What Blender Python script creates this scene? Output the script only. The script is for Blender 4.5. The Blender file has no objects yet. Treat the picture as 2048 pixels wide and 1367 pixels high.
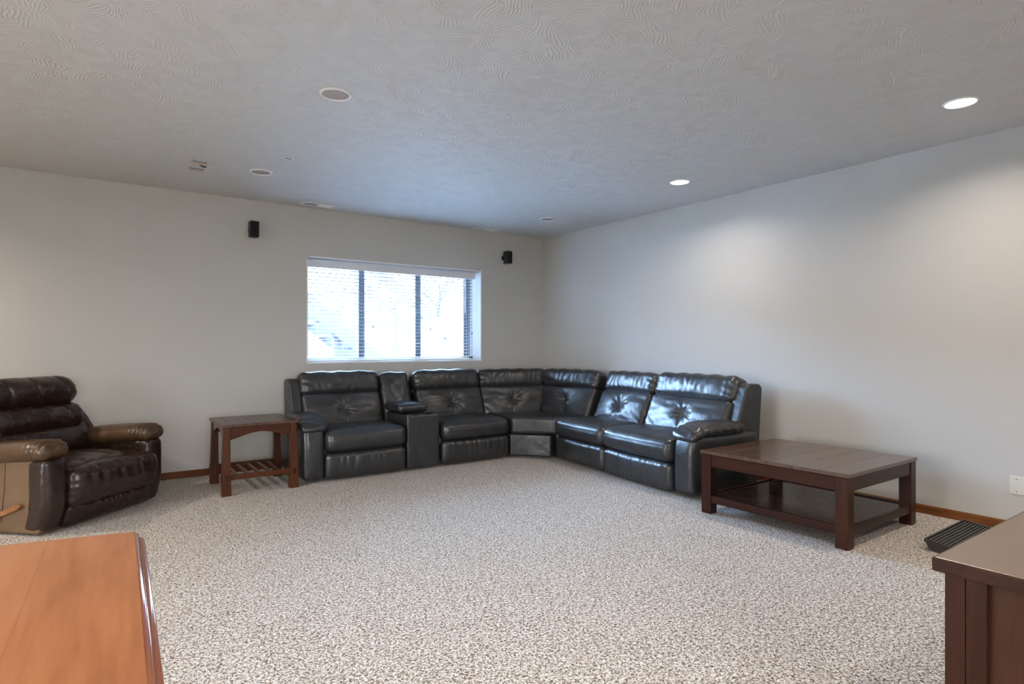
import bpy, bmesh, math, random
import numpy as np
from mathutils import Matrix, Vector, noise as mnoise
random.seed(7)
SC = bpy.context.scene
COL = SC.collection
R = math.radians

# ---------------------------------------------------------------- camera, world, exposure
H = 2.74                                   # ceiling height
cam_d = bpy.data.cameras.new('camera')
cam = bpy.data.objects.new('camera', cam_d); COL.objects.link(cam)
cam.location = (-5.126, -6.464, 1.252)
cam.rotation_euler = (R(90), 0, -math.atan(846 / 1191))
cam_d.sensor_width = 36.0
cam_d.lens = 36.0 * 1191 / 2048
cam_d.shift_y = (693 - 683.5) / 2048
cam_d.clip_start = 0.05
SC.camera = cam

world = bpy.data.worlds.new('overcast_sky'); SC.world = world
world.use_nodes = True
bg = world.node_tree.nodes['Background']
bg.inputs[0].default_value = (0.48, 0.735, 1.15, 1)
bg.inputs[1].default_value = 112.0

SC.view_settings.view_transform = 'Standard'
SC.view_settings.look = 'None'
SC.view_settings.exposure = 0.30
SC.view_settings.gamma = 1.0
SC.view_settings.use_curve_mapping = False

SC.cycles.sample_clamp_indirect = 120.0
SC.cycles.diffuse_bounces = 3
SC.cycles.glossy_bounces = 2
SC.cycles.transmission_bounces = 2
SC.cycles.max_bounces = 5
# window light portal (guides sky sampling, emits nothing itself)
pl = bpy.data.lights.new('window_portal', 'AREA'); pl.shape = 'RECTANGLE'
pl.size, pl.size_y = 2.3, 1.25
pl.cycles.is_portal = True
po = bpy.data.objects.new('window_portal', pl); COL.objects.link(po)
po.location = (-2.12, 0.30, 1.65); po.rotation_euler = (R(-90), 0, 0)

pl2 = bpy.data.lights.new('door_portal', 'AREA'); pl2.shape = 'RECTANGLE'
pl2.size, pl2.size_y = 2.1, 2.6
pl2.cycles.is_portal = True
po2 = bpy.data.objects.new('door_portal', pl2); COL.objects.link(po2)
po2.location = (-8.52, -3.9, 1.05); po2.rotation_euler = (0, R(-90), 0)
pl3 = bpy.data.lights.new('rear_portal', 'AREA'); pl3.shape = 'RECTANGLE'
pl3.size, pl3.size_y = 2.7, 1.8
pl3.cycles.is_portal = True
po3 = bpy.data.objects.new('rear_portal', pl3); COL.objects.link(po3)
po3.location = (-5.6, -8.82, 1.4); po3.rotation_euler = (R(90), 0, 0)

LAMP_W = 16.0           # watts of one lit recessed lamp
LAMP_C = (1.0, 0.88, 0.74)

# ---------------------------------------------------------------- material helpers
class NT:
    def __init__(s, name):
        s.m = bpy.data.materials.new(name); s.m.use_nodes = True
        s.t = s.m.node_tree; s.b = s.t.nodes['Principled BSDF']; s.out = s.t.nodes['Material Output']
        s._oc = None
    def n(s, typ, ins=None, **at):
        nd = s.t.nodes.new(typ)
        for k, v in at.items(): setattr(nd, k, v)
        for k, v in (ins or {}).items():
            sock = nd.inputs[k]
            if hasattr(v, 'links') or isinstance(v, bpy.types.NodeSocket): s.t.links.new(v, sock)
            else: sock.default_value = v
        return nd
    def link(s, a, b): s.t.links.new(a, b)
    def obj(s):
        if s._oc is None: s._oc = s.n('ShaderNodeTexCoord').outputs['Object']
        return s._oc
    def math(s, op, a, b=0.0, c=None):
        ins = {0: a, 1: b}
        if c is not None: ins[2] = c
        return s.n('ShaderNodeMath', ins, operation=op).outputs[0]
    def noise(s, scale, detail=3, rough=.5, vec=None, dist=0.0):
        return s.n('ShaderNodeTexNoise', {'Vector': vec or s.obj(), 'Scale': scale, 'Detail': detail, 'Roughness': rough, 'Distortion': dist})
    def ramp(s, fac, stops):
        nd = s.n('ShaderNodeValToRGB', {'Fac': fac}); e = nd.color_ramp.elements
        e[0].position, e[0].color = stops[0][0], (*stops[0][1], 1)
        e[1].position, e[1].color = stops[-1][0], (*stops[-1][1], 1)
        for p, c in stops[1:-1]:
            x = e.new(p); x.color = (*c, 1)
        return nd.outputs[0]
    def bump(s, h, strength, dist, normal=None):
        ins = {'Height': h, 'Strength': strength, 'Distance': dist}
        if normal is not None: ins['Normal'] = normal
        return s.n('ShaderNodeBump', ins).outputs[0]
    def base(s, color=None, rough=None, **kw):
        if color is not None:
            if isinstance(color, tuple): s.b.inputs['Base Color'].default_value = (*color, 1)
            else: s.link(color, s.b.inputs['Base Color'])
        if rough is not None:
            if isinstance(rough, (int, float)): s.b.inputs['Roughness'].default_value = rough
            else: s.link(rough, s.b.inputs['Roughness'])
        for k, v in kw.items():
            k = k.replace('_', ' ')
            if isinstance(v, bpy.types.NodeSocket): s.link(v, s.b.inputs[k])
            else: s.b.inputs[k].default_value = v
        return s.m

def plain(name, color, rough=.5, var=.06, scale=14, **kw):
    q = NT(name)
    nz = q.noise(scale, 3).outputs['Fac']
    lo = tuple(c * (1 - var) for c in color); hi = tuple(min(1, c * (1 + var)) for c in color)
    return q.base(q.ramp(nz, [(.3, lo), (.7, hi)]), rough, **kw)

def wood(name, dark, mid, light, axis=0, rough=.3, grain=34., spec=.5, fine=.35, ior=1.5):
    q = NT(name)
    rnd = q.n('ShaderNodeObjectInfo').outputs['Random']
    off = q.n('ShaderNodeCombineXYZ', {0: q.math('MULTIPLY', rnd, 7.3), 1: q.math('MULTIPLY', rnd, 3.1), 2: q.math('MULTIPLY', rnd, 5.7)}).outputs[0]
    v = q.n('ShaderNodeVectorMath', {0: q.obj(), 1: off}, operation='ADD').outputs[0]
    sc = [1.0, 1.0, 1.0]; sc[axis] = .08
    vm = q.n('ShaderNodeMapping', {'Vector': v, 'Scale': sc}).outputs[0]
    n1 = q.noise(grain * .32, 4, .6, vm, .8).outputs['Fac']
    n2 = q.noise(grain * 3.2, 3, .6, vm).outputs['Fac']
    f = q.math('ADD', q.math('MULTIPLY', n1, 1 - fine), q.math('MULTIPLY', n2, fine))
    f2 = q.math('ADD', f, q.math('MULTIPLY', q.math('SUBTRACT', rnd, .5), .10))
    c = q.ramp(f2, [(.34, dark), (.5, mid), (.66, light)])
    return q.base(c, rough, Normal=q.bump(n2, .06, .003), Specular_IOR_Level=spec, IOR=ior)

def leather(name, c0, c1, rough=.36, crease=.5, spec=.5):
    q = NT(name)
    big = q.noise(5, 2, .5, None, 1.0).outputs['Fac']
    mid = q.noise(13, 2, .5, None, .8).outputs['Fac']
    grain = q.noise(330, 1, .5).outputs['Fac']
    nb = q.bump(grain, .06, .0008)
    nb = q.bump(mid, crease * .35, .010, nb)
    nb = q.bump(big, crease * .5, .030, nb)
    rr = q.n('ShaderNodeMapRange', {0: mid, 1: .3, 2: .7, 3: rough - .05, 4: rough + .08}).outputs[0]
    return q.base(q.ramp(big, [(.3, c0), (.7, c1)]), rr, Normal=nb, Specular_IOR_Level=spec)

# walls
def m_wall():
    q = NT('wall_paint')
    nz = q.noise(150, 0).outputs['Fac']
    return q.base((.553, .538, .508), .6,
                  Normal=q.bump(nz, .08, .002), Specular_IOR_Level=.35)
# stomped plaster ceiling: patches of short brush ridges, each patch turned its own way
def m_ceiling():
    q = NT('ceiling_stomp_plaster')
    hs = None
    for k, (sc, fr) in enumerate(((7.6, 62.),)):
        v = q.n('ShaderNodeVectorMath', {0: q.obj(), 1: (k * 3.37, k * 1.91, 0)}, operation='ADD').outputs[0]
        wob = q.n('ShaderNodeVectorMath', {0: q.n('ShaderNodeVectorMath', {0: q.noise(7, 1, .5, v).outputs['Color'], 1: (.5, .5, .5)}, operation='SUBTRACT').outputs[0], 'Scale': .09}, operation='SCALE').outputs[0]
        v2 = q.n('ShaderNodeVectorMath', {0: v, 1: wob}, operation='ADD').outputs[0]
        vo = q.n('ShaderNodeTexVoronoi', {'Vector': v2, 'Scale': sc, 'Randomness': 1.0}, voronoi_dimensions='2D')
        ang = q.math('MULTIPLY', q.n('ShaderNodeSeparateColor', {0: vo.outputs['Color']}).outputs[0], 6.283)
        rel = q.n('ShaderNodeVectorMath', {0: v2, 1: vo.outputs['Position']}, operation='SUBTRACT').outputs[0]
        ro = q.n('ShaderNodeVectorRotate', {'Vector': rel, 'Angle': ang}, rotation_type='Z_AXIS').outputs[0]
        xy = q.n('ShaderNodeSeparateXYZ', {0: ro})
        fan = q.math('DIVIDE', xy.outputs[0], q.math('ADD', q.math('ABSOLUTE', q.math('ADD', xy.outputs[1], .22)), .10))
        st = q.math('SINE', q.math('MULTIPLY', fan, fr * 1.9))
        st = q.math('POWER', q.math('MAXIMUM', q.math('MULTIPLY_ADD', st, .5, .5), 0.0), 1.6)
        mask = q.n('ShaderNodeMapRange', {0: q.noise(8, 1, .6, v).outputs['Fac'], 1: .37, 2: .52, 3: 0., 4: 1.}).outputs[0]
        h = q.math('MULTIPLY', st, mask)
        hs = h if hs is None else q.math('MAXIMUM', hs, h)
    fine = q.noise(75, 1, .6).outputs['Fac']
    hh = q.math('ADD', hs, q.math('MULTIPLY', fine, .35))
    return q.base((.61, .605, .59), .75, Normal=q.bump(hh, .50, .005), Specular_IOR_Level=.25)
def m_carpet():
    q = NT('carpet_frieze')
    a = q.noise(92, 1, .6, None, .8).outputs['Fac']
    b = q.noise(185, 1, .5).outputs['Fac']
    f = q.math('ADD', q.math('MULTIPLY', a, .62), q.math('MULTIPLY', b, .38))
    c = q.ramp(f, [(.38, (.085, .052, .030)), (.465, (.35, .285, .225)), (.53, (.64, .59, .54)), (.60, (.84, .81, .775))])
    vo = q.n('ShaderNodeTexVoronoi', {'Vector': q.obj(), 'Scale': 150.}).outputs['Distance']
    hh = q.math('SUBTRACT', f, q.math('MULTIPLY', vo, .25))
    return q.base(c, .95, Normal=q.bump(hh, .9, .010), Specular_IOR_Level=.1, Sheen_Weight=.15)
M = {}
M['wall'] = m_wall(); M['ceil'] = m_ceiling(); M['carpet'] = m_carpet()
M['oak'] = wood('oak_baseboard', (.10, .032, .007), (.17, .058, .014), (.24, .090, .026), 0, .4, 34., .25)
M['oaky'] = wood('oak_baseboard_y', (.10, .032, .007), (.17, .058, .014), (.24, .090, .026), 1, .4, 34., .25)
M['white'] = plain('white_satin_paint', (.80, .81, .82), .4, .02)
M['vinyl'] = plain('white_vinyl', (.74, .76, .80), .35, .02)
M['slat'] = plain('white_blind_slat', (.86, .87, .88), .5, .02)
M['slatshade'] = plain('shaded_slat_underside', (.045, .038, .032), .7, .1)  # shade put into the colour so slat lines show against the bright window
M['sash'] = plain('bronze_window_sash', (.10, .105, .12), .4, .05)
M['blackl'] = leather('charcoal_leather', (.0175, .0184, .0205), (.0280, .0292, .0325), .34, .40, .75)
M['brownl'] = leather('dark_brown_leather', (.019, .0090, .0066), (.032, .0150, .0108), .27, .45, .6)
M['tanl'] = leather('worn_brown_leather', (.050, .026, .012), (.105, .058, .028), .34, .6, .5)
M['olive'] = leather('olive_brown_vinyl', (.150, .092, .052), (.180, .112, .066), .45, .15, .4)
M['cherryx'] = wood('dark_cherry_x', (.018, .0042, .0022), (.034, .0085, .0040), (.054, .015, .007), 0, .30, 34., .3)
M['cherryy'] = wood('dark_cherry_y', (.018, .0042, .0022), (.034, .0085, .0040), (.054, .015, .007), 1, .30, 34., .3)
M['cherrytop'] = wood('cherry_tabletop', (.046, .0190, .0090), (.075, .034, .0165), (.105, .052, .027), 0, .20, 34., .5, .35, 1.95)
M['cherryshelf'] = wood('cherry_shelf', (.024, .0075, .0035), (.040, .0135, .0068), (.062, .024, .0125), 1, .17, 34., .5, .35, 1.95)
M['cherryz'] = wood('dark_cherry_z', (.020, .0045, .0022), (.040, .0098, .0044), (.066, .018, .0080), 2, .32, 34., .3)
M['missionx'] = wood('mission_cherry_x', (.036, .0090, .0032), (.062, .0165, .0056), (.090, .027, .0095), 0, .34, 34., .3)
M['missiony'] = wood('mission_cherry_y', (.036, .0095, .0036), (.062, .0175, .0062), (.090, .028, .0105), 1, .30, 34., .5, .35, 1.8)
M['missionz'] = wood('mission_cherry_z', (.040, .0100, .0036), (.070, .0190, .0064), (.100, .031, .0110), 2, .34, 34., .3)
M['desk'] = wood('honey_cherry_desk', (.25, .085, .028), (.40, .150, .056), (.49, .205, .088), 1, .30, 16., .5, .25)
M['deskedge'] = wood('honey_cherry_edge', (.16, .045, .016), (.24, .075, .028), (.30, .11, .045), 1, .12, 16., 1.0)
M['plank'] = wood('espresso_console', (.020, .0060, .0030), (.034, .0105, .0052), (.048, .016, .008), 0, .35, 34., .3)
M['sheentop'] = wood('sheen_toned_top', (.135, .084, .056), (.165, .106, .074), (.195, .130, .092), 0, .30, 34., .5, .15, 1.7)  # lighter tone stands in for the grazing sheen on the dark top
M['plankz'] = wood('espresso_console_z', (.022, .0060, .0030), (.038, .0105, .0050), (.056, .017, .008), 2, .40, 34., .25)
M['panelz'] = wood('console_end_panel', (.040, .0135, .0058), (.056, .0200, .0088), (.074, .028, .013), 2, .5, 34., .25)
M['black'] = plain('black_plastic', (.006, .006, .007), .45)
M['blackcloth'] = plain('black_speaker_cloth', (.004, .004, .004), .9)
M['cup'] = plain('black_cup_well', (.004, .004, .004), .3)
M['lever'] = wood('lever_wood', (.16, .06, .02), (.27, .11, .04), (.38, .17, .07), 0, .35)
M['offlens'] = plain('dull_lamp_reflector', (.42, .37, .34), .9, Specular_IOR_Level=.1)
M['grey'] = plain('duct_grey', (.045, .05, .06), .8)
M['tray'] = plain('dark_brown_tray_rim', (.020, .009, .006), .35)
M['rib'] = plain('dark_ribbed_rubber', (.040, .038, .034), .45)
M['beige'] = plain('bracket_beige', (.50, .43, .35), .5)
M['plate'] = plain('ivory_plate', (.66, .65, .58), .35, .02)
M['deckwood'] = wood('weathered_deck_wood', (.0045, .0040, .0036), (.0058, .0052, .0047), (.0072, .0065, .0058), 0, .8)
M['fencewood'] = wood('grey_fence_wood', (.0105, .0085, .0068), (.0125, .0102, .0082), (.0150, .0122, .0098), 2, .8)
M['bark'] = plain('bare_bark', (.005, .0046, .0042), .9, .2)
M['snow'] = plain('gravel_yard', (.36, .36, .355), .9, .05, 3)
M['hill'] = plain('sky_screen_hill', (.026, .0175, .0116), .95, .3, .6)  # warm tone offsets the blue sky light on the added backdrop
M['hill2'] = plain('winter_lawn', (.30, .30, .28), .9, .1, 3)
def m_emit(name, col, s):
    q = NT(name); e = q.n('ShaderNodeEmission', {'Color': (*col, 1), 'Strength': s})
    q.link(e.outputs[0], q.out.inputs['Surface']); return q.m
M['lens_on'] = m_emit('lit_lamp_lens', (1, .93, .82), 6.0)
M['lens_on'].cycles.emission_sampling = 'NONE'
def m_glass(name='window_glass', col=(.95, .97, .97)):
    q = NT(name)
    tr = q.n('ShaderNodeBsdfTransparent', {'Color': (*col, 1)})
    gl = q.n('ShaderNodeBsdfGlossy', {'Color': (1, 1, 1, 1), 'Roughness': .02})
    fr = q.n('ShaderNodeFresnel', {'IOR': 1.45})
    mx = q.n('ShaderNodeMixShader', {0: fr.outputs[0], 1: tr.outputs[0], 2: gl.outputs[0]})
    q.link(mx.outputs[0], q.out.inputs['Surface']); return q.m
M['glass'] = m_glass()
M['fillglass'] = m_glass('fill_tinted_glass', (.470, .382, .308))  # tint added to turn the blue fill daylight neutral

# ---------------------------------------------------------------- mesh helpers
def link(name, me, parent=None, mtx=None):
    o = bpy.data.objects.new(name, me); COL.objects.link(o)
    if parent is not None: o.parent = parent
    if mtx is not None: o.matrix_local = mtx if parent is not None else mtx
    return o
def from_bm(name, bm, mat, parent=None, mtx=None, smooth=False):
    bmesh.ops.recalc_face_normals(bm, faces=bm.faces)
    me = bpy.data.meshes.new(name); bm.to_mesh(me); bm.free()
    if smooth:
        me.polygons.foreach_set('use_smooth', [True] * len(me.polygons))
        me.set_sharp_from_angle(angle=R(50))
    me.materials.append(M[mat] if isinstance(mat, str) else mat)
    o = link(name, me, parent, mtx)
    if smooth:
        wn = o.modifiers.new('weighted', 'WEIGHTED_NORMAL'); wn.keep_sharp = True
    return o
def add_box(bm, lo, hi, bev=0., seg=2):
    lo, hi = Vector(lo), Vector(hi)
    r = bmesh.ops.create_cube(bm, size=1.0, matrix=Matrix.Translation((lo + hi) / 2) @ Matrix.Diagonal((*(hi - lo), 1)))
    if bev > 0:
        es = list({e for v in r['verts'] for e in v.link_edges})
        bmesh.ops.bevel(bm, geom=es, offset=bev, segments=seg, profile=.5, affect='EDGES')
def box(name, lo, hi, mat, parent=None, bev=.003, seg=2, mtx=None):
    bm = bmesh.new(); add_box(bm, lo, hi, bev, seg)
    return from_bm(name, bm, mat, parent, mtx)
def boxes(name, lst, mat, parent=None, bev=.0, mtx=None):
    bm = bmesh.new()
    for lo, hi in lst: add_box(bm, lo, hi, bev)
    return from_bm(name, bm, mat, parent, mtx)
def prism(name, poly, axis, a, b, mat, parent=None, bev=.0, seg=3, mtx=None, smooth=False):
    """poly: 2-D outline; axis 0: (y,z) extruded in x; 1: (x,z) in y; 2: (x,y) in z"""
    def P(u, v, w): return ((w, u, v), (u, w, v), (u, v, w))[axis]
    bm = bmesh.new()
    A = [bm.verts.new(P(u, v, a)) for u, v in poly]; B = [bm.verts.new(P(u, v, b)) for u, v in poly]
    n = len(poly)
    bm.faces.new(A); bm.faces.new(B[::-1])
    for i in range(n): bm.faces.new((A[i], B[i], B[(i + 1) % n], A[(i + 1) % n]))
    bmesh.ops.recalc_face_normals(bm, faces=bm.faces)
    if bev: bmesh.ops.bevel(bm, geom=[e for e in bm.edges if e.calc_face_angle(0) > .45], offset=bev, segments=seg, profile=.5, affect='EDGES')
    return from_bm(name, bm, mat, parent, mtx, smooth)
def lathe(name, prof, mat, parent=None, seg=40, mtx=None, smooth=True):
    bm = bmesh.new(); rings = []
    for r, z in prof:
        if r < 1e-6: rings.append([bm.verts.new((0, 0, z))])
        else: rings.append([bm.verts.new((r * math.cos(2 * math.pi * i / seg), r * math.sin(2 * math.pi * i / seg), z)) for i in range(seg)])
    for a, b in zip(rings, rings[1:]):
        for i in range(seg):
            j = (i + 1) % seg
            if len(a) == 1 and len(b) == 1: continue
            if len(a) == 1: bm.faces.new((a[0], b[i], b[j]))
            elif len(b) == 1: bm.faces.new((a[i], a[j], b[0]))
            else: bm.faces.new((a[i], a[j], b[j], b[i]))
    return from_bm(name, bm, mat, parent, mtx, smooth)
def tube(name, pts, rad, mat, parent=None, seg=8, mtx=None):
    bm = bmesh.new(); rings = []
    pts = [Vector(p) for p in pts]
    rads = rad if isinstance(rad, (list, tuple)) else [rad] * len(pts)
    for i, p in enumerate(pts):
        d = (pts[min(i + 1, len(pts) - 1)] - pts[max(i - 1, 0)]).normalized()
        up = Vector((0, 0, 1)) if abs(d.z) < .9 else Vector((1, 0, 0))
        x = d.cross(up).normalized(); y = d.cross(x)
        rings.append([bm.verts.new(p + rads[i] * (math.cos(2 * math.pi * k / seg) * x + math.sin(2 * math.pi * k / seg) * y)) for k in range(seg)])
    for a, b in zip(rings, rings[1:]):
        for i in range(seg): bm.faces.new((a[i], a[(i + 1) % seg], b[(i + 1) % seg], b[i]))
    bm.faces.new(rings[0][::-1]); bm.faces.new(rings[-1])
    return from_bm(name, bm, mat, parent, mtx, True)

def axis_coords(h, r, n):
    t = [r * math.tan(R(a)) for a in (45, 33, 22, 11)]
    lo = [-h + r - q for q in t]
    inn = np.linspace(-(h - r), h - r, n + 1)
    return np.array(lo + list(inn) + [-q for q in lo[::-1]])
def cushion(name, size, r, n, mat, parent, mtx=None, bulge=(0, 0, 0), deform=None, wr=0., wsc=9., seed=0.):
    """plump rounded block, origin at its centre; deform(P) edits the (N,3) array"""
    h = np.array(size) / 2.; r = min(r, *(h * .98))
    ax = [axis_coords(h[i], r, n[i]) for i in range(3)]
    L = [len(a) for a in ax]
    idx = {}; pts = []; faces = []
    def vid(i, j, k):
        key = (i, j, k)
        if key not in idx:
            idx[key] = len(pts); pts.append((ax[0][i], ax[1][j], ax[2][k]))
        return idx[key]
    for i in range(L[0] - 1):
        for j in range(L[1] - 1):
            faces.append((vid(i, j, 0), vid(i, j + 1, 0), vid(i + 1, j + 1, 0), vid(i + 1, j, 0)))
            k = L[2] - 1; faces.append((vid(i, j, k), vid(i + 1, j, k), vid(i + 1, j + 1, k), vid(i, j + 1, k)))
    for i in range(L[0] - 1):
        for k in range(L[2] - 1):
            faces.append((vid(i, 0, k), vid(i + 1, 0, k), vid(i + 1, 0, k + 1), vid(i, 0, k + 1)))
            j = L[1] - 1; faces.append((vid(i, j, k), vid(i, j, k + 1), vid(i + 1, j, k + 1), vid(i + 1, j, k)))
    for j in range(L[1] - 1):
        for k in range(L[2] - 1):
            faces.append((vid(0, j, k), vid(0, j, k + 1), vid(0, j + 1, k + 1), vid(0, j + 1, k)))
            i = L[0] - 1; faces.append((vid(i, j, k), vid(i, j + 1, k), vid(i, j + 1, k + 1), vid(i, j, k + 1)))
    P = np.array(pts)
    inn = np.clip(P, -(h - r), h - r); d = P - inn
    ln = np.linalg.norm(d, axis=1, keepdims=True); ln[ln == 0] = 1
    P = inn + d / ln * r
    U = np.clip(P / h, -1, 1)
    for a in range(3):
        b, c = (a + 1) % 3, (a + 2) % 3
        P[:, a] += bulge[a] * U[:, a] * (1 - U[:, b] ** 2) * (1 - U[:, c] ** 2)
    if wr:
        nr = d / ln
        for q in range(len(P)):
            p = P[q]
            w = mnoise.noise((p[0] * wsc + seed * 3.1, p[1] * wsc + seed, p[2] * wsc - seed * 1.7)) + .5 * mnoise.noise((p[0] * wsc * 2.3 - seed, p[1] * wsc * 2.3, p[2] * wsc * 2.3 + seed))
            P[q] += nr[q] * wr * w
    if deform is not None: P = deform(P, h, U)
    me = bpy.data.meshes.new(name); me.from_pydata(P.tolist(), [], faces); me.update()
    me.polygons.foreach_set('use_smooth', [True] * len(me.polygons))
    me.materials.append(M[mat])
    return link(name, me, parent, mtx)

def T(x, y, z): return Matrix.Translation((x, y, z))
def RX(a): return Matrix.Rotation(R(a), 4, 'X')
def RY(a): return Matrix.Rotation(R(a), 4, 'Y')
def RZ(a): return Matrix.Rotation(R(a), 4, 'Z')
def tag(o, label, cat=None, group=None):
    o['label'] = label
    if cat: o['category'] = cat
    if group: o['group'] = group
    return o
def thing(name, label, cat, loc=(0, 0, 0), rz=0., group=None):
    o = bpy.data.objects.new(name, None); COL.objects.link(o)
    o.empty_display_size = .1
    o.location = loc; o.rotation_euler = (0, 0, R(rz))
    return tag(o, label, cat, group)
def struct(o):
    o['kind'] = 'structure'; return o

# ---------------------------------------------------------------- room shell
X0, Y0 = -8.3, -8.6
GY0, GY1, GZ1 = -5.1, -2.7, 2.05          # unseen glazed door added in the left wall for fill daylight
WX0, WX1, WZ0, WZ1, WD = -3.23, -1.015, 1.07, 2.227, .26
struct(box('floor', (X0, Y0, -.12), (0, 0, 0), 'carpet', bev=0))
struct(box('ceiling', (X0, Y0, H), (0, 0, H + .12), 'ceil', bev=0))
struct(boxes('wall_back', [((X0 - .2, 0, -.12), (WX0, WD, H + .12)), ((WX1, 0, -.12), (.2, WD, H + .12)),
                           ((WX0, 0, -.12), (WX1, WD, WZ0)), ((WX0, 0, WZ1), (WX1, WD, H + .12))], 'wall'))
struct(box('wall_right', (0, Y0 - .2, -.12), (.2, 0, H + .12), 'wall', bev=0))
struct(boxes('wall_left', [((X0 - .2, Y0 - .2, -.12), (X0, GY0, H + .12)), ((X0 - .2, GY1, -.12), (X0, 0, H + .12)),
                           ((X0 - .2, GY0, GZ1), (X0, GY1, H + .12)), ((X0 - .2, GY0, -.12), (X0, GY1, .02))], 'wall'))
dr = struct(bpy.data.objects.new('fill_door_1', None)); COL.objects.link(dr); dr.location = (X0 - .12, (GY0 + GY1) / 2, 0)
gh = (GY1 - GY0) / 2
boxes('door_frame', [((0, -gh, .02), (.07, -gh + .06, GZ1)), ((0, gh - .06, .02), (.07, gh, GZ1)), ((0, -gh, GZ1 - .06), (.07, gh, GZ1)),
                     ((0, -gh, .02), (.07, gh, .09)), ((0, -.05, .02), (.07, .05, GZ1))], 'vinyl', dr)
for sy in (-1, 1):
    a_, b_ = sorted((sy * .05, sy * (gh - .06)))
    box('pane', (.03, a_, .09), (.036, b_, GZ1 - .06), 'fillglass', dr, bev=0)
QX0, QX1, QZ0, QZ1 = -6.9, -4.3, .55, 2.2        # unseen window added behind the camera to fill the room with daylight
struct(boxes('wall_front', [((X0, Y0 - .2, -.12), (QX0, Y0, H + .12)), ((QX1, Y0 - .2, -.12), (0, Y0, H + .12)),
                            ((QX0, Y0 - .2, -.12), (QX1, Y0, QZ0)), ((QX0, Y0 - .2, QZ1), (QX1, Y0, H + .12))], 'wall'))
w2 = struct(bpy.data.objects.new('fill_window_1', None)); COL.objects.link(w2); w2.location = (0, Y0 - .12, 0)
boxes('window_frame', [((QX0, 0, QZ0), (QX0 + .05, .06, QZ1)), ((QX1 - .05, 0, QZ0), (QX1, .06, QZ1)), ((QX0, 0, QZ0), (QX1, .06, QZ0 + .05)),
                       ((QX0, 0, QZ1 - .05), (QX1, .06, QZ1)), (((QX0 + QX1) / 2 - .03, 0, QZ0), ((QX0 + QX1) / 2 + .03, .06, QZ1))], 'vinyl', w2)
for a_, b_ in ((QX0 + .05, (QX0 + QX1) / 2 - .03), ((QX0 + QX1) / 2 + .03, QX1 - .05)):
    box('pane', (a_, .028, QZ0 + .05), (b_, .034, QZ1 - .05), 'fillglass', w2, bev=0)
bp = [(0, 0), (-.013, 0), (-.013, .052), (-.008, .062), (0, .065)]
struct(prism('baseboard_back', bp, 0, X0, 0, 'oak'))
struct(prism('baseboard_right', bp, 1, Y0, -.013, 'oaky'))
# window lining (white returns) and the three-light window
struct(boxes('trim_1', [((WX0, -.004, WZ0 - .0), (WX1, WD, WZ0 + .014)), ((WX0, -.002, WZ1 - .014), (WX1, WD, WZ1)),
                        ((WX0, -.002, WZ0), (WX0 + .014, WD, WZ1)), ((WX1 - .014, -.002, WZ0), (WX1, WD, WZ1))], 'white'))
win = struct(bpy.data.objects.new('window_1', None)); COL.objects.link(win); win.location = (0, .20, 0)
a0, a1, b0, b1 = WX0 + .014, WX1 - .014, WZ0 + .014, WZ1 - .014
boxes('window_frame', [((a0, 0, b0), (a0 + .045, .06, b1)), ((a1 - .045, 0, b0), (a1, .06, b1)),
                       ((a0, 0, b0), (a1, .06, b0 + .05)), ((a0, 0, b1 - .05), (a1, .06, b1))], 'vinyl', win)
mull = [-2.543, -1.820]
for mx in mull: box('mullion', (mx - .036, -.012, b0 + .045), (mx + .036, .05, b1 - .045), 'sash', win)
box('mullion', (-1.165, -.008, b0 + .045), (-1.075, .045, b1 - .045), 'sash', win)
edges = [a0 + .045] + mull + [a1 - .045]
for i in range(3):
    box('pane', (edges[i], .022, b0 + .05), (edges[i + 1], .028, b1 - .05), 'glass', win, bev=0)

# blind: headrail, valance, slats, ladder cords, bottom rail
bl = thing('window_blind', 'white horizontal slat blind lowered over the basement window', 'blind', (0, .105, 0))
bx0, bx1 = WX0 + .018, WX1 - .075
box('headrail', (bx0, -.025, WZ1 - .070), (bx1, .03, WZ1 - .016), 'vinyl', bl)
prism('valance', [(-.050, WZ1 - .110), (-.040, WZ1 - .110), (-.040, WZ1 - .030), (-.050, WZ1 - .030), (-.055, WZ1 - .045), (-.053, WZ1 - .085)], 0, bx0, bx1 + .012, 'vinyl', bl)
NS = 25; zs0, zs1 = WZ0 + .058, WZ1 - .120
bm = bmesh.new(); k = 9
top = []; bot = []
for i in range(k):
    u = -1 + 2 * i / (k - 1); y = u * .024; z = .003 * (1 - u * u)
    top.append((y, z + .0021)); bot.append((y, z - .0021))
poly = top + bot[::-1]
A = [bm.verts.new((bx0 + .008, y, z)) for y, z in poly]; B = [bm.verts.new((bx1 - .008, y, z)) for y, z in poly]
bm.faces.new(A); bm.faces.new(B[::-1])
for i in range(len(poly)): bm.faces.new((A[i], B[i], B[(i + 1) % len(poly)], A[(i + 1) % len(poly)]))
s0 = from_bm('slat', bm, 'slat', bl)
s0.data.materials.append(M['slatshade'])
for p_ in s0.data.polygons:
    if p_.normal.z < .5: p_.material_index = 1  # underside and edges of the white slat take the painted shade
s0['label'] = 'white slat with shade painted on its underside'
s0.rotation_euler = (R(0), 0, 0)
for i in range(NS):
    o = s0 if i == 0 else s0.copy()
    if i: COL.objects.link(o); o.parent = bl
    o.location = (0, 0, zs0 + (zs1 - zs0) * i / (NS - 1))
box('bottom_rail', (bx0 + .004, -.026, WZ0 + .018), (bx1 - .004, .026, WZ0 + .036), 'slat', bl)
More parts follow.
